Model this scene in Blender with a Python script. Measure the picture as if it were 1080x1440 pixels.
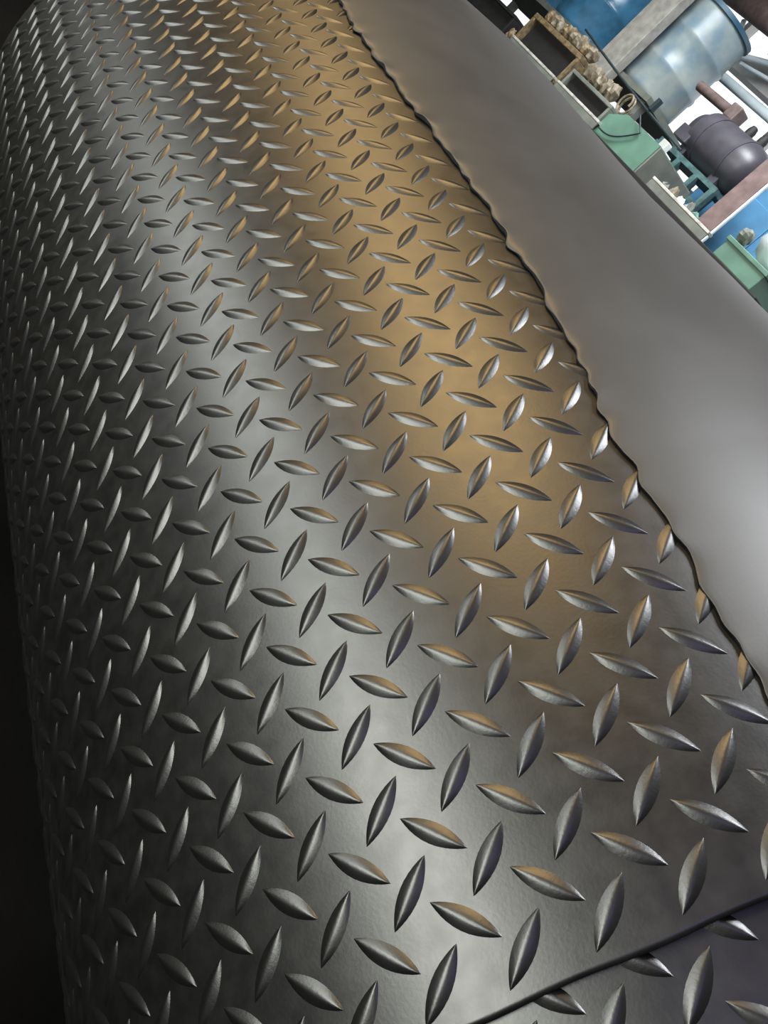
import bpy, math, random
import numpy as np
from mathutils import Vector, Matrix
random.seed(7)
rng = np.random.default_rng(7)
for o in list(bpy.data.objects):
    bpy.data.objects.remove(o)
SC = bpy.context.scene
COL = SC.collection

# ------------------------------------------------------------------ camera
D = 0.03                      # spacing of the tread bars in metres
H = 0.86                      # camera height above the floor
F_PX = 1220.47
CAM = Vector((0, 0, H))
RIGHT = Vector((0.34474416, 0.61180541, 0.7119309))
UP = Vector((-0.74587995, -0.28193676, 0.60346894))
FWD = Vector((-0.56992506, 0.73905738, -0.35913734))
cd = bpy.data.cameras.new('camera')
cam = bpy.data.objects.new('camera', cd)
COL.objects.link(cam)
cd.sensor_fit = 'VERTICAL'
cd.sensor_height = 36.0
cd.lens = F_PX / 1440 * 36.0
cd.clip_start = 0.02
cam.matrix_world = Matrix(((RIGHT.x, UP.x, -FWD.x, CAM.x), (RIGHT.y, UP.y, -FWD.y, CAM.y),
                           (RIGHT.z, UP.z, -FWD.z, CAM.z), (0, 0, 0, 1)))
SC.camera = cam

# ------------------------------------------------------------------ world, lights, exposure
SC.view_settings.view_transform = 'Standard'
SC.view_settings.look = 'None'
SC.view_settings.exposure = 0.0
SC.view_settings.gamma = 1.0
SC.view_settings.use_curve_mapping = False
W = bpy.data.worlds.new('hall_air')
SC.world = W
W.use_nodes = True
W.node_tree.nodes['Background'].inputs[0].default_value = (0.80, 0.86, 0.95, 1)
W.node_tree.nodes['Background'].inputs[1].default_value = 0.03


def area(name, loc, target, sx, sy, power, color, spread=180):
    l = bpy.data.lights.new(name, 'AREA')
    l.shape = 'RECTANGLE'
    l.size, l.size_y = sx, sy
    l.energy = power
    l.color = color
    l.spread = math.radians(spread)
    o = bpy.data.objects.new(name, l)
    COL.objects.link(o)
    o.location = loc
    d = Vector(target) - Vector(loc)
    o.rotation_euler = d.to_track_quat('-Z', 'Y').to_euler()
    return o


# daylight through the window band behind the photographer
area('window_daylight', (-0.65, -2.6, H + 0.30), (-0.65, 1.0, H + 0.30), 2.1, 0.95, 92, (0.97, 1.0, 0.91))
area('window_daylight', (-4.25, -2.6, H + 0.30), (-4.25, 1.0, H + 0.30), 5.1, 0.95, 118, (0.96, 1.0, 0.94))
# unseen bluish light added to tint the bar flanks and dark mat violet
area('blue_fill', (0.45, -1.3, H + 1.7), (-0.2, 0.5, H - 0.2), 0.6, 0.5, 3.5, (0.50, 0.44, 1.0))
# sodium high-bay lamps hanging over the hall on the left
for k, (lx, ly, lz, lp) in enumerate(((-2.1, -0.75, H + 1.6, 35), (-4.2, -0.25, H + 1.85, 19))):
    area('sodium_lamp', (lx, ly, lz), (-0.5, 0.45, H - 0.1), 1.3, 0.95, lp, (1.0, 0.67, 0.29))
# white lamp above the roll
area('overhead_lamp', (-0.72, 0.80, H + 1.9), (-0.3, 0.6, H), 0.8, 0.5, 47, (0.93, 0.96, 1.0))
# added fill in place of hall daylight, brightens the bay behind the roll
area('bay_fill', (-3.0, 2.6, H + 2.6), (-3.2, 4.4, H + 0.3), 3.0, 1.0, 110, (0.93, 0.97, 1.0), 110)


# ------------------------------------------------------------------ helpers
def tag(o, label=None, cat=None, group=None, kind=None):
    if label: o['label'] = label
    if cat: o['category'] = cat
    if group: o['group'] = group
    if kind: o['kind'] = kind
    return o


def mesh_obj(name, verts, faces, mat, parent=None, smooth=False, loc=None):
    m = bpy.data.meshes.new(name)
    m.from_pydata([tuple(v) for v in verts], [], [tuple(f) for f in faces])
    m.update()
    if smooth:
        m.polygons.foreach_set('use_smooth', [True] * len(m.polygons))
    m.materials.append(mat)
    o = bpy.data.objects.new(name, m)
    COL.objects.link(o)
    if parent: o.parent = parent
    if loc is not None: o.location = loc
    return o


def empty(name, loc, rz=0):
    o = bpy.data.objects.new(name, None)
    COL.objects.link(o)
    o.location = loc
    o.rotation_euler = (0, 0, rz)
    o.empty_display_size = 0.05
    return o


def material(name, col, rough=0.5, metal=0.0, var=0.0, vscale=20.0, bump=0.0, bscale=300.0, emit=None,
             estr=0.0, spec=0.5, rvar=0.0, col2=None):
    m = bpy.data.materials.new(name)
    m.use_nodes = True
    nt = m.node_tree
    b = nt.nodes['Principled BSDF']
    b.inputs['Base Color'].default_value = (*col, 1)
    b.inputs['Roughness'].default_value = rough
    b.inputs['Metallic'].default_value = metal
    b.inputs['Specular IOR Level'].default_value = spec
    tc = nt.nodes.new('ShaderNodeTexCoord')
    if var or rvar or col2:
        n = nt.nodes.new('ShaderNodeTexNoise')
        n.inputs['Scale'].default_value = vscale
        n.inputs['Detail'].default_value = 6
        nt.links.new(tc.outputs['Object'], n.inputs['Vector'])
        r = nt.nodes.new('ShaderNodeValToRGB')
        c2 = col2 if col2 else tuple(min(1, c * (1 + var)) for c in col)
        c1 = col if col2 else tuple(c * (1 - var) for c in col)
        r.color_ramp.elements[0].color = (*c1, 1)
        r.color_ramp.elements[1].color = (*c2, 1)
        r.color_ramp.elements[0].position = 0.35
        r.color_ramp.elements[1].position = 0.68
        nt.links.new(n.outputs['Fac'], r.inputs['Fac'])
        nt.links.new(r.outputs['Color'], b.inputs['Base Color'])
        if rvar:
            mr = nt.nodes.new('ShaderNodeMapRange')
            mr.inputs['From Min'].default_value = 0.3
            mr.inputs['From Max'].default_value = 0.7
            mr.inputs['To Min'].default_value = rough - rvar
            mr.inputs['To Max'].default_value = rough + rvar
            nt.links.new(n.outputs['Fac'], mr.inputs['Value'])
            nt.links.new(mr.outputs['Result'], b.inputs['Roughness'])
    if bump:
        n2 = nt.nodes.new('ShaderNodeTexNoise')
        n2.inputs['Scale'].default_value = bscale
        n2.inputs['Detail'].default_value = 4
        nt.links.new(tc.outputs['Object'], n2.inputs['Vector'])
        bp = nt.nodes.new('ShaderNodeBump')
        bp.inputs['Strength'].default_value = bump
        bp.inputs['Distance'].default_value = 0.002
        nt.links.new(n2.outputs['Fac'], bp.inputs['Height'])
        nt.links.new(bp.outputs['Normal'], b.inputs['Normal'])
    if emit:
        b.inputs['Emission Color'].default_value = (*emit, 1)
        b.inputs['Emission Strength'].default_value = estr
    return m


M = {
    'rubber': material('black_rubber', (0.004, 0.004, 0.004), 0.37, var=0.3, vscale=70, bump=0.03, bscale=500, rvar=0.03, spec=0.9),
    'bar': material('black_rubber_bar', (0.005, 0.005, 0.0052), 0.36, var=0.2, vscale=60, bump=0.05, bscale=500, spec=0.9),
    'cut': material('cut_rubber', (0.010, 0.010, 0.010), 0.8, bump=0.5, bscale=200),
    'grey': material('grey_rubber', (0.044, 0.043, 0.042), 0.44, var=0.07, vscale=14, bump=0.02, bscale=500, rvar=0.02, spec=0.5),
    'floor': material('dark_concrete', (0.006, 0.006, 0.006), 0.9, spec=0.1, var=0.4, vscale=5, bump=0.4, bscale=60),
    'wall': material('hall_wall', (0.45, 0.47, 0.48), 0.8, var=0.08, vscale=3),
    'frame': material('window_frame_paint', (0.50, 0.48, 0.46), 0.6, var=0.1, vscale=8),
    'sky': material('overcast_daylight', (0.8, 0.85, 0.9), 0.5, emit=(0.93, 0.97, 1.0), estr=1.15),
    'steel': material('worn_steel', (0.60, 0.58, 0.54), 0.32, metal=0.25, var=0.25, vscale=30),
    'dark': material('iron_and_bin_shade', (0.008, 0.007, 0.007), 0.7, var=0.4, vscale=30),  # workbench iron; also paints the shade inside the bins
    'gold': material('ochre_wood', (0.16, 0.115, 0.06), 0.55, var=0.5, vscale=40, bump=0.5, bscale=120),
    'rust': material('rusty_scrap', (0.09, 0.065, 0.04), 0.6, vscale=35, bump=0.8, bscale=90, col2=(0.22, 0.19, 0.13)),
    'green': material('green_paint', (0.10, 0.20, 0.15), 0.5, var=0.15, vscale=9),
    'greyg': material('grey_green_paint', (0.14, 0.15, 0.13), 0.6, var=0.2, vscale=12),
    'blue': material('blue_plastic', (0.05, 0.17, 0.30), 0.25, var=0.25, vscale=9),
    'pale': material('pale_blue_plastic', (0.15, 0.22, 0.27), 0.32, vscale=7, col2=(0.30, 0.33, 0.31)),
    'navy': material('navy_rim', (0.03, 0.09, 0.15), 0.4),
    'post': material('grey_post', (0.30, 0.29, 0.26), 0.6, var=0.2, vscale=20),
    'motor': material('motor_grey', (0.052, 0.049, 0.060), 0.38, var=0.15, vscale=12),
    'brown': material('brown_iron', (0.10, 0.07, 0.065), 0.6, var=0.25, vscale=25),
    'redpost': material('red_oxide_post', (0.14, 0.095, 0.09), 0.6, var=0.25, vscale=20),
    'bluep': material('blue_machine_paint', (0.07, 0.20, 0.35), 0.45, var=0.15, vscale=6),
    'teal': material('teal_iron', (0.05, 0.10, 0.10), 0.5, var=0.4, vscale=30),
    'white': material('white_plastic', (0.62, 0.70, 0.74), 0.5, var=0.08, vscale=10),
    'cable': material('cable_sheath', (0.015, 0.025, 0.03), 0.5),
    'bright': material('bare_aluminium', (0.85, 0.85, 0.82), 0.3, metal=0.6),
    'card': material('cardboard', (0.30, 0.24, 0.17), 0.8, var=0.1),
}

# ------------------------------------------------------------------ the roll's surface
PHI = -1.77222121e-02
KT = -2.28812488e-03
K1 = 2.36494274e-04
ES = np.array([0, 0.435410994, 0.900231785])
ET = np.array([-1.0, 0, 0])
EB = np.array([0, -0.900231785, 0.435410994])
T0 = np.array([-4.68452144, 13.05724794, -7.22642893])
KN = [-60, -14.5, -12, -8, -5, -2, 1, 4, 7, 60]
KV = [-0.070, -0.070, -0.095, -0.0905649, -0.0701875, -0.08249, -0.04665, -0.0494953, -0.0641548, -0.070]
SS = np.linspace(-40, 40, 3201)
_k = np.interp(SS, KN, KV)
_ds = SS[1] - SS[0]
_i0 = int(np.argmin(abs(SS)))
TH = np.concatenate([[0], np.cumsum((_k[1:] + _k[:-1]) / 2 * _ds)])
TH -= TH[_i0]
_c, _n = np.cos(TH), np.sin(TH)
PA = np.concatenate([[0], np.cumsum((_c[1:] + _c[:-1]) / 2 * _ds)]); PA -= PA[_i0]
PB = np.concatenate([[0], np.cumsum((_n[1:] + _n[:-1]) / 2 * _ds)]); PB -= PB[_i0]
CP, SP = math.cos(PHI), math.sin(PHI)


def surf(s, t, off=0.0):
    """point, tangent along s, tangent along t, outward normal at mat coordinates s (round the roll), t (along it)"""
    s = np.asarray(s, float); t = np.asarray(t, float)
    ss = s * CP - t * SP
    tt = s * SP + t * CP
    a = np.interp(ss, SS, PA); b = np.interp(ss, SS, PB); th = np.interp(ss, SS, TH)
    fall = np.clip(tt, -20, 60)
    bx_, by_ = a + K1 * fall ** 2 / 2, b + KT * fall ** 2 / 2
    nx, nb = -np.sin(th), np.cos(th)
    bx_ = bx_ + nx * off; by_ = by_ + nb * off
    P = (bx_[..., None] * ES + tt[..., None] * ET + by_[..., None] * EB + T0) * D
    P = P + np.array([0, 0, H])
    tg = np.cos(th)[..., None] * ES + np.sin(th)[..., None] * EB
    n = nx[..., None] * ES + nb[..., None] * EB
    ts = tg * CP + ET * SP
    tt_ = -tg * SP + ET * CP
    return P, ts, tt_, n


def shell(top, bot):
    """closed sheet from two (ns, nt, 3) grids; returns verts, faces, number of faces on the outer skin"""
    ns, nt = top.shape[:2]
    V = np.concatenate([top.reshape(-1, 3), bot.reshape(-1, 3)])
    o = ns * nt
    Fc = []
    for i in range(ns - 1):
        for j in range(nt - 1):
            a = i * nt + j
            Fc.append((a, a + nt, a + nt + 1, a + 1))
    k = len(Fc)
    for f in list(Fc):
        Fc.append(tuple(x + o for x in reversed(f)))
    k2 = len(Fc)
    for j in range(nt - 1):
        Fc.append((j, j + 1, j + 1 + o, j + o))
        a = (ns - 1) * nt + j
        Fc.append((a + 1, a, a + o, a + 1 + o))
    for i in range(ns - 1):
        a = i * nt
        Fc.append((a + nt, a, a + o, a + nt + o))
        a = i * nt + nt - 1
        Fc.append((a, a + nt, a + nt + o, a + o))
    return V, Fc, k, k2


def sheet_obj(name, top, bot, mat, cut, parent=None):
    V, Fc, k, k2 = shell(top, bot)
    o = mesh_obj(name, V, Fc, mat, parent)
    m = o.data
    m.materials.append(cut)
    for i, p in enumerate(m.polygons):
        if i < k2: p.use_smooth = True
        else: p.material_index = 1
    return o


SEAM_T = -3.52
FAR_T = 44.0


def seam_lift(s, t):
    # the cut end of the top layer stands up a little towards the top of the roll
    e = np.exp(-(t - SEAM_T) / 1.6)
    return e * np.clip((s + 1.5) / 6.0, 0, 1) * 0.04


# --- bar shape, shared by every tread bar
BL, BW, BH = 0.645, 0.205, 0.074


def bar_mesh(name, mat):
    nx, ny = 12, 8
    V, Fc = [], []
    for i in range(nx + 1):
        x = -1 + 2 * i / nx
        x = math.sin(x * math.pi / 2) * 0.5 + x * 0.5
        w = max(0.0, 1 - abs(x) ** 2.0)
        h = max(0.0, 1 - x * x) ** 0.62
        for j in range(ny + 1):
            y = -1 + 2 * j / ny
            z = (1 - abs(y) ** 1.35)
            V.append((x * BL * D, y * BW * w * D, (z * BH * h - 0.012) * D))
    for i in range(nx):
        for j in range(ny):
            a = i * (ny + 1) + j
            Fc.append((a, a + ny + 1, a + ny + 2, a + 1))
    m = bpy.data.meshes.new(name)
    m.from_pydata(V, [], Fc)
    m.polygons.foreach_set('use_smooth', [True] * len(m.polygons))
    m.materials.append(mat)
    m.update()
    return m


BAR = bar_mesh('tread_bar', M['bar'])
BARV = np.array([v.co[:] for v in BAR.vertices])
BARF = [tuple(p.vertices) for p in BAR.polygons]


def project(P):
    d = np.asarray(P) - np.array(CAM)
    x, y, z = d @ np.array(RIGHT), d @ np.array(UP), d @ np.array(FWD)
    return 540 + F_PX * x / z, 720 - F_PX * y / z, z


R2 = math.sqrt(2)


def lay_bars(parent, srange, trange, base_off, ds, dt, limit, lift=None, edge=None):
    near = []
    n = 80
    for i in range(-n, n):
        for j in range(-n, n):
            s = (i + j) / R2 + ds; t = (i - j) / R2 + dt
            if not (srange[0] < s < srange[1] and trange[0] < t < trange[1]): continue
            if edge is not None and edge(t) + 0.08 < s < edge(t) + 1.2: continue
            near.append((s, t, (i + j) % 2 == 0))
    recs = []
    for s, t, isA in near:
        off = base_off + (float(lift(np.array(s), np.array(t))) if lift else 0)
        P, ts, tt, nn = surf(np.array(s), np.array(t), off)
        u = (ts + tt) if isA else (ts - tt)
        u = u / np.linalg.norm(u)
        v = np.cross(nn, u)
        px, py, z = project(P)
        vis = (np.dot(P - np.array(CAM), nn) < 0) and -30 < px < 1110 and -30 < py < 1470 and z > 0
        if edge is not None and s > edge(t) + 0.35: vis = False
        recs.append((not vis, z if z > 0 else 99, P, np.stack([u, v, nn], 1)))
    recs.sort(key=lambda r: (r[0], r[1]))
    Vs, Fs = [], []
    k = 0
    for hid, z, P, R in recs:
        if k < limit and not hid:
            o = bpy.data.objects.new('tread_bar', BAR)
            COL.objects.link(o)
            o.parent = parent
            mw = Matrix(R.tolist()).to_4x4()
            mw.translation = Vector(P) - parent.location
            o.matrix_local = mw
            k += 1
        else:
            b = len(Vs) * len(BARV)
            Vs.append(BARV @ R.T + P - np.array(parent.location))
            Fs.extend([tuple(x + b for x in f) for f in BARF])
    if Vs:
        o = mesh_obj('tread_bars', np.concatenate(Vs), Fs, M['bar'], parent, smooth=True)
        o['kind'] = 'stuff'


# edge of the smooth grey sheet, measured in mat coordinates (t, s)
EDGE = [(-14, 5.2), (-6, 5.5), (-0.7, 5.60), (-0.31, 5.60), (0.76, 5.65), (1.68, 5.66), (2.08, 5.80), (3.01, 5.85), (3.61, 5.90),
        (4.14, 5.85), (4.93, 5.90), (6.33, 6.10), (7.12, 6.20), (8.45, 6.40), (9.45, 6.50), (11.3, 6.70), (12.96, 6.75),
        (14.55, 6.90), (16.34, 6.85), (17.6, 6.90), (19.73, 6.90), (21.85, 6.90), (23.51, 6.85), (25.7, 6.90), (27.75, 6.95),
        (31.2, 7.25), (46, 7.4)]
ET_, ES_ = [e[0] for e in EDGE], [e[1] for e in EDGE]


def edge_s(t):
    return np.interp(t, ET_, ES_)


# ------------------------------------------------------------------ setting
def box_mesh(x0, x1, y0, y1, z0, z1):
    V = [(x0, y0, z0), (x1, y0, z0), (x1, y1, z0), (x0, y1, z0), (x0, y0, z1), (x1, y0, z1), (x1, y1, z1), (x0, y1, z1)]
    Fc = [(3, 2, 1, 0), (4, 5, 6, 7), (0, 1, 5, 4), (1, 2, 6, 5), (2, 3, 7, 6), (3, 0, 4, 7)]
    return V, Fc


def box(name, b, mat, parent=None, bevel=0.0):
    c = ((b[0] + b[1]) / 2, (b[2] + b[3]) / 2, b[4])
    V, Fc = box_mesh(b[0] - c[0], b[1] - c[0], b[2] - c[1], b[3] - c[1], 0, b[5] - b[4])
    loc = Vector(c) - (parent.location if parent else Vector((0, 0, 0)))
    o = mesh_obj(name, V, Fc, mat, parent, loc=loc)
    if bevel:
        md = o.modifiers.new('bevel', 'BEVEL'); md.width = bevel; md.segments = 2
    return o


def lathe(name, prof, mat, parent=None, loc=(0, 0, 0), axis='Z', n=28):
    V, Fc = [], []
    for r, z in prof:
        for k in range(n):
            a = 2 * math.pi * k / n
            x, y = r * math.cos(a), r * math.sin(a)
            V.append((x, y, z) if axis == 'Z' else ((z, x, y) if axis == 'X' else (x, z, y)))
    for i in range(len(prof) - 1):
        for k in range(n):
            a, b = i * n + k, i * n + (k + 1) % n
            Fc.append((a, b, b + n, a + n) if axis != 'Y' else (a, a + n, b + n, b))
    Fc.append(tuple(range(n - 1, -1, -1))); Fc.append(tuple((len(prof) - 1) * n + k for k in range(n)))
    loc = Vector(loc) - (parent.location if parent else Vector((0, 0, 0)))
    o = mesh_obj(name, V, Fc, mat, parent, loc=loc)
    for p in o.data.polygons:
        if len(p.vertices) == 4: p.use_smooth = True
    md = o.modifiers.new('split', 'EDGE_SPLIT'); md.split_angle = math.radians(40)
    return o


def tube(name, pts, r, mat, parent=None, res=4):
    cu = bpy.data.curves.new(name, 'CURVE'); cu.dimensions = '3D'
    cu.bevel_depth = r; cu.bevel_resolution = res; cu.use_fill_caps = True
    sp = cu.splines.new('POLY'); sp.points.add(len(pts) - 1)
    off = parent.location if parent else Vector((0, 0, 0))
    for p, q in zip(sp.points, pts): p.co = (*(Vector(q) - off), 1)
    tmp = bpy.data.objects.new('tmp', cu); COL.objects.link(tmp)
    dg = bpy.context.evaluated_depsgraph_get()
    me = bpy.data.meshes.new_from_object(tmp.evaluated_get(dg))
    bpy.data.objects.remove(tmp); bpy.data.curves.remove(cu)
    me.name = name; me.materials.clear(); me.materials.append(mat)
    me.polygons.foreach_set('use_smooth', [True] * len(me.polygons))
    o = bpy.data.objects.new(name, me); COL.objects.link(o)
    if parent: o.parent = parent
    return o


WALL_Y = 7.0
tag(box('floor', (-12, 6, -6, WALL_Y + 0.2, -0.1, 0), M['floor']), 'dark concrete floor of the hall under the roll', kind='structure')

# ------------------------------------------------------------------ the rolls of tread mat
G = np.linspace
# the roll underneath: a closed body, its face shows beyond the cut end of the top layer
UO = -0.118
under = empty('tread_mat_roll', (-0.4, 0.78, 0.0))
tag(under, 'black tread-patterned rubber roll underneath, showing below the cut line at the lower right', 'rubber roll')
TU0, TU1 = -13.0, FAR_T + 0.6
sv = G(-38, 38, 240)
tv = G(TU0, TU1, 60)
S_, T_ = np.meshgrid(sv, tv, indexing='ij')
Pu = surf(S_, T_, UO - np.clip(np.abs(S_) - 26, 0, 99) * 0.04)[0]
ns, nt = len(sv), len(tv)
V = Pu.reshape(-1, 3) - np.array(under.location)
Fc = []
for i in range(ns):
    i2 = (i + 1) % ns
    for j in range(nt - 1):
        Fc.append((i * nt + j, i2 * nt + j, i2 * nt + j + 1, i * nt + j + 1))
o = mesh_obj('sheet', V, Fc, M['rubber'], under, smooth=True)
# wound layers on both ends of the roll
for j, sg in ((0, -1), (nt - 1, 1)):
    ring = Pu[:, j]
    cen = ring.mean(0)
    VV, FF = [], []
    loops = []
    lev = [1.0]
    while lev[-1] > 0.2: lev += [lev[-1] - 0.004, lev[-1] - 0.005, lev[-1] - 0.0145, lev[-1] - 0.0155]
    for li, f in enumerate(lev):
        p = cen + (ring - cen) * f
        p = p.copy(); dep = 0.004 if (li % 4) in (1, 2) else 0.0
        p[:, 0] += dep * sg * 1.0
        VV.append(p)
    n_ = ns
    for li in range(len(lev) - 1):
        for i in range(n_):
            i2 = (i + 1) % n_
            FF.append((li * n_ + i, li * n_ + i2, (li + 1) * n_ + i2, (li + 1) * n_ + i))
    FF.append(tuple((len(lev) - 1) * n_ + i for i in range(n_)))
    mesh_obj('wound_end', np.concatenate(VV) - np.array(under.location), FF, M['cut'], under)
lay_bars(under, (-9, 7.0), (TU0 + 0.6, SEAM_T + 0.45), UO, 0.72, 0.05, 300, edge=edge_s)

# the top layer with the tread bars
matr = empty('tread_mat', (-0.4, 0.78, 0.0))
tag(matr, 'large black rubber mat with raised diamond tread bars curving over the roll', 'rubber mat')
sv = np.concatenate([G(-26, -14, 50), G(-13.8, 9.0, 150)])
tv = np.concatenate([SEAM_T + np.array([0, 0.1, 0.3, 0.6, 1.0, 1.6, 2.4]), G(0, FAR_T, 90)])
S_, T_ = np.meshgrid(sv, tv, indexing='ij')
wob = 0.02 * np.sin(S_ * 2.3 + 0.5) * np.exp(-(T_ - SEAM_T) * 4)
lf = seam_lift(S_, T_)
top = surf(S_, T_ + wob, lf)[0] - np.array(matr.location)
bot = surf(S_, T_ + wob, lf - 0.036)[0] - np.array(matr.location)
sheet_obj('sheet', top, bot, M['rubber'], M['cut'], matr)
lay_bars(matr, (-16, 8.0), (SEAM_T + 0.2, FAR_T - 0.5), 0.0, 0, 0, 300, lift=seam_lift, edge=edge_s)

# ------------------------------------------------------------------ the smooth grey sheet on top
nu, nv = 110, 420
tv = G(-12.9, FAR_T + 0.3, nv)
rag = np.zeros(nv)
for k in range(60):      # torn, slightly ragged lower edge
    fq = rng.uniform(0.8, 9); rag += rng.normal() * 0.055 / (fq ** 0.5) * np.sin(fq * tv + rng.uniform(0, 6.28)) / 3.2
e0 = np.interp(tv, ET_, ES_) + rag
kg = np.interp(tv, [-11, 12.5, 14, 16.5, 19.5, 23, 27, 31, 36, 46], [0.0645, 0.0645, 0.0642, 0.0645, 0.0645, 0.0618, 0.0580, 0.0545, 0.0515, 0.050])
arc = np.concatenate([np.array([0, 0.03, 0.1, 0.25, 0.5]), G(0.9, 34, nu - 5)])
topg = np.zeros((nu, nv, 3)); botg = np.zeros((nu, nv, 3))
s_ref = 6.3
for j in range(nv):
    lift0 = 0.052
    tb = float(np.interp(tv[j], [-11, 5, 10, 46], [0.035, 0.035, 0.10, 0.12]))
    wav = tb * 1.4 * (0.12 * math.sin(tv[j] * 1.9) + 0.2 * math.sin(tv[j] * 4.7 + 1) + 0.2 * math.sin(tv[j] * 2.9))
    P0, ts, tt, n0 = surf(np.array(s_ref), np.array(tv[j]), 0.0)
    for i in range(nu):
        s = e0[j] + arc[i]
        if s <= s_ref:
            P, _, _, n = surf(np.array(s), np.array(tv[j]), 0.0)
        else:
            k = kg[j]; ph = (s - s_ref) * k
            tg = ts - tt * (ts @ tt)
            P = P0 + (tg * math.sin(ph) - n0 * (1 - math.cos(ph))) / k * D
            n = n0 * math.cos(ph) + tg * math.sin(ph)
        round_ = 0.3 * tb * math.exp(-arc[i] / 0.05)
        thick = tb + wav * math.exp(-arc[i] / 0.12)
        topg[i, j] = P + n * D * (lift0 + thick - round_)
        botg[i, j] = P + n * D * lift0
gs = sheet_obj('grey_sheet', topg, botg, M['grey'], M['cut'])
tag(gs, 'smooth dark grey rubber sheet with ragged lower edge, wrapped over the roll top', 'rubber sheet')


# ------------------------------------------------------------------ the machine bay behind the roll
HC, HS = 0.692, 0.722


def at(h, v, Y):
    """a point of the bay at depth Y; h runs along the bay, v upwards"""
    px, py = HC * h + HS * v, HS * h - HC * v
    d = FWD + RIGHT * ((px - 540) / F_PX) + UP * ((720 - py) / F_PX)
    return CAM + d * (Y / d.y)


def bay(h0, h1, v0, v1, Y, depth):
    vm, hm = (v0 + v1) / 2, (h0 + h1) / 2
    return (at(h0, vm, Y).x, at(h1, vm, Y).x, Y, Y + depth, at(hm, v0, Y).z, at(hm, v1, Y).z)



# hall wall with its band of windows
wz0, wz1 = at(800, 515, WALL_Y).z, 5.2
tag(box('wall_back', (-12, 6, WALL_Y, WALL_Y + 0.2, 0, wz0), M['wall']), 'pale lower wall behind the machine bay', kind='structure')
win = tag(box('window_1', (-12, 6, WALL_Y + 0.17, WALL_Y + 0.2, wz0, wz1), M['sky']), 'overexposed daylight window behind the machine bay', kind='structure')
for k in range(15):
    x = -11.9 + k * 1.2
    box('mullion', (x, x + 0.06, WALL_Y + 0.02, WALL_Y + 0.14, wz0, wz1), M['frame'], win)

# long workbench carrying the bins
bz = at(700, 474.5, 3.5).z
b0, b1 = at(430, 477, 3.5).x, at(1045, 477, 3.5).x
bench = empty('workbench', ((b0 + b1) / 2, 3.8, 0))
tag(bench, 'long dark iron workbench behind the roll, carrying the bins and boxes', 'workbench')
box('bench_top', (b0, b1, 3.46, 4.02, bz - 0.05, bz), M['dark'], bench, 0.004)
for x in (b0 + 0.06, (b0 + b1) / 2, b1 - 0.06):
    for y in (3.52, 3.96):
        box('leg', (x - 0.03, x + 0.03, y - 0.03, y + 0.03, 0, bz - 0.05), M['dark'], bench)


def rail(h0, h1, v, Y, mat, label):
    p0, p1 = at(h0, v, Y), at(h1, v, Y)
    r = empty('steel_angle_bar', ((p0.x + p1.x) / 2, Y, bz))
    tag(r, label, 'angle bar')
    box('upright_flange', (p0.x, p1.x, Y - 0.010, Y - 0.002, bz, bz + 0.042), M['greyg'], r, 0.002)
    box('flat_flange', (p0.x, p1.x, Y - 0.012, Y + 0.03, bz + 0.042, bz + 0.056), mat, r, 0.002)


rail(537, 619, 482, 3.50, M['steel'], 'shiny steel angle bar in front of the ochre bin, leftmost of three')
rail(627, 708, 482, 3.50, M['steel'], 'shiny steel angle bar in front of the black bin')
rail(817, 927, 482, 3.50, M['steel'], 'shiny steel angle bar right of the green box, by the motor')


def bin_box(h0, h1, v1, Y, dep, mat, label, wall=0.02):
    b = bay(h0, h1, 478, v1, Y, dep)
    x0, x1, y0, y1, _, z1 = b
    z0 = bz
    r = empty('parts_bin', ((x0 + x1) / 2, (y0 + y1) / 2, z0))
    tag(r, label, 'bin')
    box('floor_panel', (x0, x1, y0, y1, z0, z0 + wall), mat, r)
    box('side_panel', (x0, x0 + wall, y0, y1, z0 + wall, z1 - wall), mat, r, 0.003)
    box('side_panel', (x1 - wall, x1, y0, y1, z0 + wall, z1 - wall), mat, r, 0.003)
    box('back_panel', (x0 + wall, x1 - wall, y1 - wall, y1, z0 + wall, z1 - wall), M['dark'], r)
    box('top_panel', (x0, x1, y0, y1, z1 - wall, z1), mat, r, 0.003)
    xa, xb = x0 + wall * 1.3, x1 - wall * 1.3
    box('opening_shade', (xa, xb, y0 + 0.03, y0 + 0.05, z0 + wall, z1 - wall), M['dark'], r)  # dark sheet put in for the shade of the open bin
    return b


B1 = bin_box(536, 624, 536, 3.56, 0.4, M['gold'], 'ochre framed bin with painted shade in its open front, left of the grey bin', 0.03)
B2 = bin_box(628, 704, 518, 3.56, 0.4, M['greyg'], 'low grey bin with painted shade in its open front beside the green box', 0.02)
B0 = bin_box(452, 520, 508, 3.62, 0.4, M['dark'], 'black iron bin at the far left end of the workbench', 0.02)


ORD = ['leftmost', 'second', 'third', 'fourth', 'fifth', 'sixth', 'seventh', 'eighth']


def lump(name, xy, zb, r, mat, label, cat, group=None, sq=(1, 1, 1), jit=0.2):
    V, Fc = [], []
    n, mm = 10, 7
    for i in range(mm + 1):
        a = math.pi * i / mm
        for k in range(n):
            b = 2 * math.pi * k / n
            q = r * (1 + (random.uniform(-jit, jit) if 0 < i < mm else -jit))
            V.append(Vector((q * math.sin(a) * math.cos(b) * sq[0], q * math.sin(a) * math.sin(b) * sq[1], q * math.cos(a) * sq[2])))
    zmin = min(v.z for v in V)
    for v in V: v.z -= zmin
    for i in range(mm):
        for k in range(n):
            Fc.append((i * n + k, (i + 1) * n + k, (i + 1) * n + (k + 1) % n, i * n + (k + 1) % n))
    o = mesh_obj(name, V, Fc, mat, loc=(xy[0], xy[1], zb), smooth=(jit < 0.15))
    return tag(o, label, cat, group)


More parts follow.
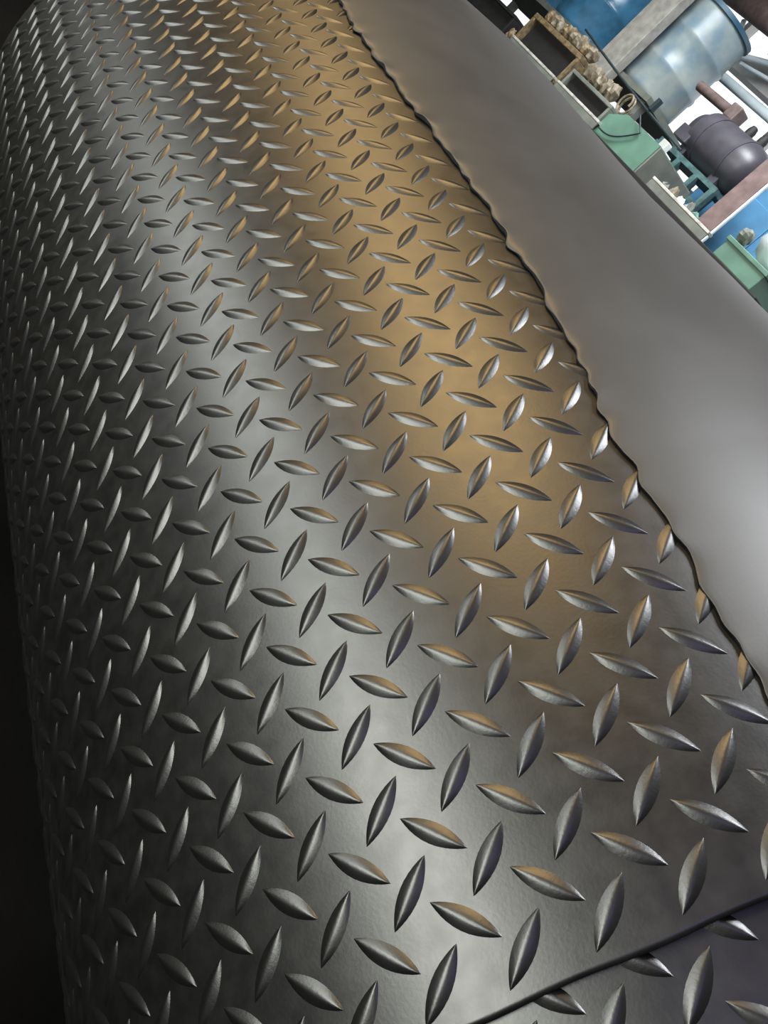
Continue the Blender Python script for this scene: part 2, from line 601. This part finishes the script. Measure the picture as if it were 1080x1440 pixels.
for k in range(8):      # rusty offcuts lined up on the bins
    x = B1[0] + (B1[1] - B1[0]) * (k + 0.5) / 8
    lump('metal_offcut', (x, 3.64), B1[5], (B1[1] - B1[0]) / 20 * random.uniform(0.9, 1.1), M['rust'] if k % 3 else M['gold'],
         '%s rusty metal offcut from the left on top of the ochre bin' % ORD[k], 'scrap', 'offcuts on the ochre bin', (1.0, 1.6, 1.5))
for k in range(5):
    x = B2[0] + (B2[1] - B2[0]) * 0.72 * (k + 0.5) / 5
    lump('metal_offcut', (x, 3.64), B2[5], (B2[1] - B2[0]) * 0.72 / 12.5 * random.uniform(0.9, 1.1), M['rust'],
         '%s rusty metal offcut from the left on top of the grey bin' % ORD[k], 'scrap', 'offcuts on the grey bin', (1.0, 1.6, 1.9))
for k in range(2):
    x = B1[0] - 0.036
    lump('metal_offcut', (x, 3.56 + k * 0.12), bz, 0.027, M['gold'],
         ('front' if k == 0 else 'rear') + ' ochre offcut lying between the black bin and the ochre bin', 'scrap', 'offcuts between the bins', (0.9, 1, 1.6 + k))
# coil of wire on the grey bin
p = Vector((B2[1] - 0.045, 3.64, 0))
pts = [(p.x + 0.045 * math.cos(a), 3.64 + 0.004 * a, B2[5] + 0.06 + 0.053 * math.sin(a)) for a in np.linspace(0, 4 * math.pi, 60)]
tag(tube('wire_coil', pts, 0.007, M['rust']), 'brown coil of wire standing at the right end of the grey bin', 'wire coil')
p = at(719, 541, 3.7)

# green box with its grey side
b = bay(708, 790, 478, 527, 3.52, 0.42)
gb = empty('green_box', ((b[0] + b[1]) / 2, (b[2] + b[3]) / 2, bz))
tag(gb, 'green painted steel box with a chamfered top corner and grey right side', 'box')
x0, x1, y0, y1, z1 = b[0], b[1], b[2], b[3], b[5]
ch = (x1 - x0) * 0.25
prof = [(x0, bz), (x1, bz), (x1, z1), (x0 + ch, z1), (x0, z1 - 0.06)]
V = [(x - gb.location.x, y - gb.location.y, z - bz) for y in (y0, y1) for x, z in prof]
mesh_obj('body', V, [(0, 1, 2, 3, 4), (9, 8, 7, 6, 5), (1, 0, 5, 6), (2, 1, 6, 7), (3, 2, 7, 8), (4, 3, 8, 9), (0, 4, 9, 5)], M['green'], gb)
box('side_plate', (x1, x1 + 0.012, y0 + 0.005, y1 - 0.005, bz + 0.005, z1 - 0.005), M['greyg'], gb, 0.002)
box('lid_tab', (x1 - 0.07, x1 - 0.02, y0 + 0.05, y0 + 0.09, z1, z1 + 0.045), M['bright'], gb, 0.004)
pts = []
for k in range(24):
    f = k / 23
    q = at(712 + 46 * f, 484 + 36 * f - 12 * math.sin(f * math.pi), 3.505)
    pts.append((q.x, 3.505, q.z))
for k in range(12):
    f = (k + 1) / 12
    q = at(758 - 18 * f, 520 + 18 * f, 3.505)
    pts.append((q.x, 3.505, q.z))
tag(tube('cable', pts, 0.004, M['cable']), 'thin dark cable hanging across the front of the green box', 'cable')

# rope stretched in front of the drums
pts = []
for k in range(20):
    f = k / 19
    q = at(600 + 215 * f, 566 - 21 * f - 3 * math.sin(f * math.pi), 3.75)
    pts.append((q.x, 3.75, q.z))
rp = empty('stay_rod', pts[0])
tag(rp, 'thin dark rod running level in front of the pale blue drum', 'rod')
tube('rod', pts, 0.007, M['cable'], rp)
q = at(745, 556, 3.75)
box('clamp', (q.x - 0.012, q.x + 0.012, 3.735, 3.765, q.z - 0.01, q.z + 0.06), M['cable'], rp)


# drums on a shelf behind the bench
SH = at(650, 548, 4.75).z
s0, s1 = at(520, 545, 4.75).x, at(800, 545, 4.75).x
shelf = empty('drum_stand', ((s0 + s1) / 2, 4.75, 0))
tag(shelf, 'grey steel stand carrying the drums behind the bins', 'stand')
box('shelf_top', (s0 - 0.8, s1 - 0.12, 4.42, 5.25, SH - 0.04, SH), M['greyg'], shelf)
for x in (s0 - 0.72, s1 - 0.2):
    for y in (4.5, 5.15):
        box('leg', (x - 0.03, x + 0.03, y - 0.03, y + 0.03, 0, SH - 0.04), M['greyg'], shelf)


def drum(h0, h1, v1, Y, mat, rim, label):
    vm = 600
    xa, xb = at(h0, vm, Y), at(h1, vm, Y)
    # the bay is seen at a slant: radius from the width across the line of sight
    mid = (xa + xb) / 2
    dist = (mid - CAM).length
    r = 0.5 * (h1 - h0) * dist / F_PX * 1.0
    zt = at((h0 + h1) / 2, v1, Y).z
    c = Vector((mid.x, Y + r * 0.4, SH))
    d = empty('plastic_drum', c)
    tag(d, label, 'drum')
    hh = zt - SH
    prof = [(r * 0.86, 0), (r * 0.95, 0.015), (r, 0.05)]
    for f in (0.33, 0.66):
        prof += [(r, hh * f - 0.03), (r * 1.035, hh * f - 0.012), (r * 1.035, hh * f + 0.012), (r, hh * f + 0.03)]
    prof += [(r, hh - 0.06), (r * 0.94, hh - 0.02), (r * 0.9, hh)]
    lathe('body', prof, mat, d, c)
    lathe('rim', [(r * 0.9, hh - 0.03), (r * 1.04, hh - 0.03), (r * 1.04, hh), (r * 0.9, hh)], rim, d, c)
    lathe('bung', [(0.03, hh), (0.03, hh + 0.02), (0.02, hh + 0.025)], rim, d, c + Vector((r * 0.5, 0, 0)))


drum(660, 756, 722, 4.65, M['pale'], M['navy'], 'large pale blue plastic drum with a dark rim, right of the grey post')
drum(540, 640, 740, 4.70, M['blue'], M['navy'], 'deep blue plastic drum left of the grey post')
drum(430, 530, 730, 4.75, M['blue'], M['navy'], 'deep blue plastic drum at the far left, partly out of view')
# post between the drums
pb = bay(634, 664, 545, 800, 4.33, 0.12)
pc = empty('post', ((pb[0] + pb[1]) / 2, 4.39, 0))
tag(pc, 'grey square steel post standing between the blue and pale blue drums', 'post')
box('shaft', (pb[0], pb[1], 4.33, 4.41, 0, 3.2), M['post'], pc, 0.006)
box('foot_plate', (pb[0] - 0.04, pb[1] + 0.04, 4.31, 4.41, 0, 0.012), M['post'], pc)

# motor on its frame
mz0 = at(838, 540, 4.15).z
ml = at(783, 590, 4.15); mr_ = at(893, 590, 4.15)
mc = Vector(((ml.x + mr_.x) / 2, 4.3, at(838, 590, 4.15).z))
mlen = (mr_.x - ml.x)
mrad = (at(838, 634, 4.15).z - at(838, 546, 4.15).z) / 2
mo = empty('electric_motor', (mc.x, mc.y, mc.z - mrad))
tag(mo, 'dark grey electric motor housing with a rounded end, on a teal frame', 'motor')
hl = mlen / 2
prof = [(mrad * 0.35, -hl * 1.02), (mrad * 0.42, -hl * 0.98), (mrad * 0.72, -hl * 0.86), (mrad * 0.78, -hl * 0.74), (mrad * 0.99, -hl * 0.62),
        (mrad, -hl * 0.4), (mrad, hl * 0.55), (mrad * 0.95, hl * 0.75), (mrad * 0.80, hl * 0.92), (mrad * 0.5, hl * 1.0), (mrad * 0.2, hl * 1.03)]
lathe('housing', prof, M['motor'], mo, mc, 'X', 32)
for f in (-0.35, 0.5):
    lathe('band', [(mrad * 1.0, hl * f - 0.012), (mrad * 1.03, hl * f - 0.012), (mrad * 1.03, hl * f + 0.012), (mrad * 1.0, hl * f + 0.012)], M['motor'], mo, mc, 'X', 32)
for f in (0.05, 0.42):
    lathe('lifting_eye', [(0.028, 0), (0.028, 0.03), (0.02, 0.055), (0.012, 0.06)], M['dark'], mo, mc + Vector((hl * f, 0, mrad * 0.985)))
box('terminal_box', (mc.x - hl * 0.9, mc.x - hl * 0.5, mc.y - mrad * 0.9, mc.y - mrad * 0.4, mc.z - mrad * 0.75, mc.z - mrad * 0.2), M['motor'], mo, 0.006)
for f in (-0.55, 0.55):
    box('foot', (mc.x + hl * f - 0.03, mc.x + hl * f + 0.03, mc.y - mrad * 0.6, mc.y + mrad * 0.6, mc.z - mrad * 1.05, mc.z - mrad * 0.72), M['motor'], mo)
fr = empty('motor_frame', (mc.x, mc.y, 0))
tag(fr, 'teal iron frame of bars standing under the dark motor', 'frame')
fz = mc.z - mrad * 1.05
box('deck', (mc.x - hl * 1.1, mc.x + hl * 0.9, mc.y - mrad * 0.75, mc.y + mrad * 0.75, fz - 0.03, fz), M['teal'], fr)
for f in (-1.05, -0.3, 0.3, 0.85):
    for y in (-0.7, 0.7):
        x = mc.x + hl * f
        box('leg', (x - 0.018, x + 0.018, mc.y + mrad * y - 0.018, mc.y + mrad * y + 0.018, 0, fz - 0.03), M['teal'], fr)
for z in (fz - 0.14, fz - 0.26):
    box('crossbar', (mc.x - hl * 1.05, mc.x + hl * 0.85, mc.y - mrad * 0.74, mc.y - mrad * 0.66, z - 0.014, z + 0.014), M['teal'], fr)
pal = [M['greyg'], M['rust'], M['white'], M['greyg'], M['green']]
for k in range(5):
    x = at(836 + 15 * k, 492, 3.62).x
    lump('machine_part', (x, 3.62), bz, 0.030, pal[k],
         '%s small grimy machine part from the left behind the right steel bar' % ORD[k], 'machine part', 'machine parts under the motor', (0.9, 0.9, 1.5 + 0.3 * (k % 2)))
# pipe arm bolted on the motor
pa, pbb = at(752, 634, 4.2), at(818, 634, 4.2)
pz = mc.z + mrad + 0.035
lathe('pipe_arm', [(0.03, 0), (0.03, pbb.x - pa.x)], M['brown'], mo, Vector((pa.x, mc.y, pz)), 'X', 16)
box('end_block', (pbb.x - 0.05, pbb.x + 0.035, mc.y - 0.05, mc.y + 0.05, mc.z + mrad * 0.93, pz + 0.045), M['brown'], mo, 0.008)

# right end: oxide post, blue panel, green crate, white sack
pb = bay(905, 931, 470, 700, 3.78, 0.12)
pc = empty('machine_post', ((pb[0] + pb[1]) / 2, 3.84, 0))
tag(pc, 'red oxide post with a pale blue edge, right of the motor', 'post')
box('shaft', (pb[0], pb[1], 3.78, 3.81, bz, 2.6), M['redpost'], pc, 0.005)
box('edge_strip', (pb[1], pb[1] + 0.012, 3.785, 3.80, bz, 2.6), M['white'], pc, 0.002)
pb = bay(868, 1120, 470, 604, 4.75, 0.5)
mp = empty('blue_machine', ((pb[0] + pb[1]) / 2, 5.0, 0))
tag(mp, 'blue painted machine cabinet behind the red oxide post', 'machine')
box('cabinet', (pb[0], pb[1], pb[2], pb[3], 0.05, pb[5]), M['bluep'], mp, 0.02)
box('plinth', (pb[0] + 0.03, pb[1] - 0.03, pb[2] + 0.03, pb[3] - 0.03, 0, 0.05), M['dark'], mp)
dp = box('door_panel', (pb[0] + 0.08, pb[0] + (pb[1] - pb[0]) * 0.48, pb[2] - 0.012, pb[2], 0.3, pb[5] - 0.1), M['bluep'], mp, 0.006)
box('door_panel', (pb[0] + (pb[1] - pb[0]) * 0.52, pb[1] - 0.08, pb[2] - 0.012, pb[2], 0.3, pb[5] - 0.1), M['bluep'], mp, 0.006)
hd = box('handle', (pb[0] + (pb[1] - pb[0]) * 0.45, pb[0] + (pb[1] - pb[0]) * 0.465, pb[2] - 0.035, pb[2] - 0.012, 1.2, 1.35), M['steel'], mp, 0.003)
hd.parent = dp
hd.location = hd.location - dp.location
b = bay(950, 1024, 477, 513, 3.52, 0.4)
gc = empty('green_crate', ((b[0] + b[1]) / 2, 3.7, bz))
tag(gc, 'low pale green crate at the right end of the workbench', 'crate')
box('body', (b[0], b[1], b[2], b[3], bz, b[5]), M['green'], gc, 0.008)
box('rim', (b[0] - 0.008, b[1] + 0.008, b[2] - 0.008, b[3] + 0.008, b[5] - 0.02, b[5] + 0.004), M['green'], gc, 0.004)
xs = b[0] + (b[1] - b[0])
lump('white_sack', (b[0] + (b[1] - b[0]) * 0.5, 3.76), b[5] + 0.004, 0.145, M['white'], 'bulging white sack lying on the pale green crate', 'sack', None, (1.1, 1.3, 0.95), 0.07)
lump('crumpled_rag', (b[0] + (b[1] - b[0]) * 0.10, 3.56), b[5] + 0.004, 0.042, M['greyg'], 'crumpled grey green rag on the left end of the green crate', 'rag', None, (0.9, 1.0, 0.95))

# roof structure seen in the window
cp = [at(752, 676, 5.6), at(930, 690, 5.6), at(900, 775, 5.6), at(812, 718, 5.6)]
V = [(p.x, 5.6, p.z) for p in cp] + [(p.x, 5.75, p.z) for p in cp]
tag(mesh_obj('canopy_panel', [Vector(v) - Vector(V[0]) for v in V], [(0, 1, 2, 3), (7, 6, 5, 4), (1, 0, 4, 5), (2, 1, 5, 6), (3, 2, 6, 7), (0, 3, 7, 4)],
             M['frame'], loc=V[0]), 'grey sloping canopy panel in front of the bright window', 'canopy')
tr = empty('roof_truss', at(760, 655, 5.4))
tag(tr, 'white tubular roof truss crossing the window at the upper right', 'truss')
for (ha, va, hb, vb, r_) in ((756, 656, 880, 668, 0.035), (765, 690, 850, 742, 0.022), (785, 690, 872, 716, 0.014), (806, 728, 800, 765, 0.025), (765, 690, 745, 735, 0.02)):
    p, q = at(ha, va, 5.4), at(hb, vb, 5.4)
    tube('chord', [p, q], r_, M['white'], tr, 3)
p, q = at(700, 752, 5.2), at(830, 772, 5.2)
tag(tube('roof_beam', [p, q], 0.09, M['redpost']), 'dark red roof beam at the top right above the drum', 'beam')
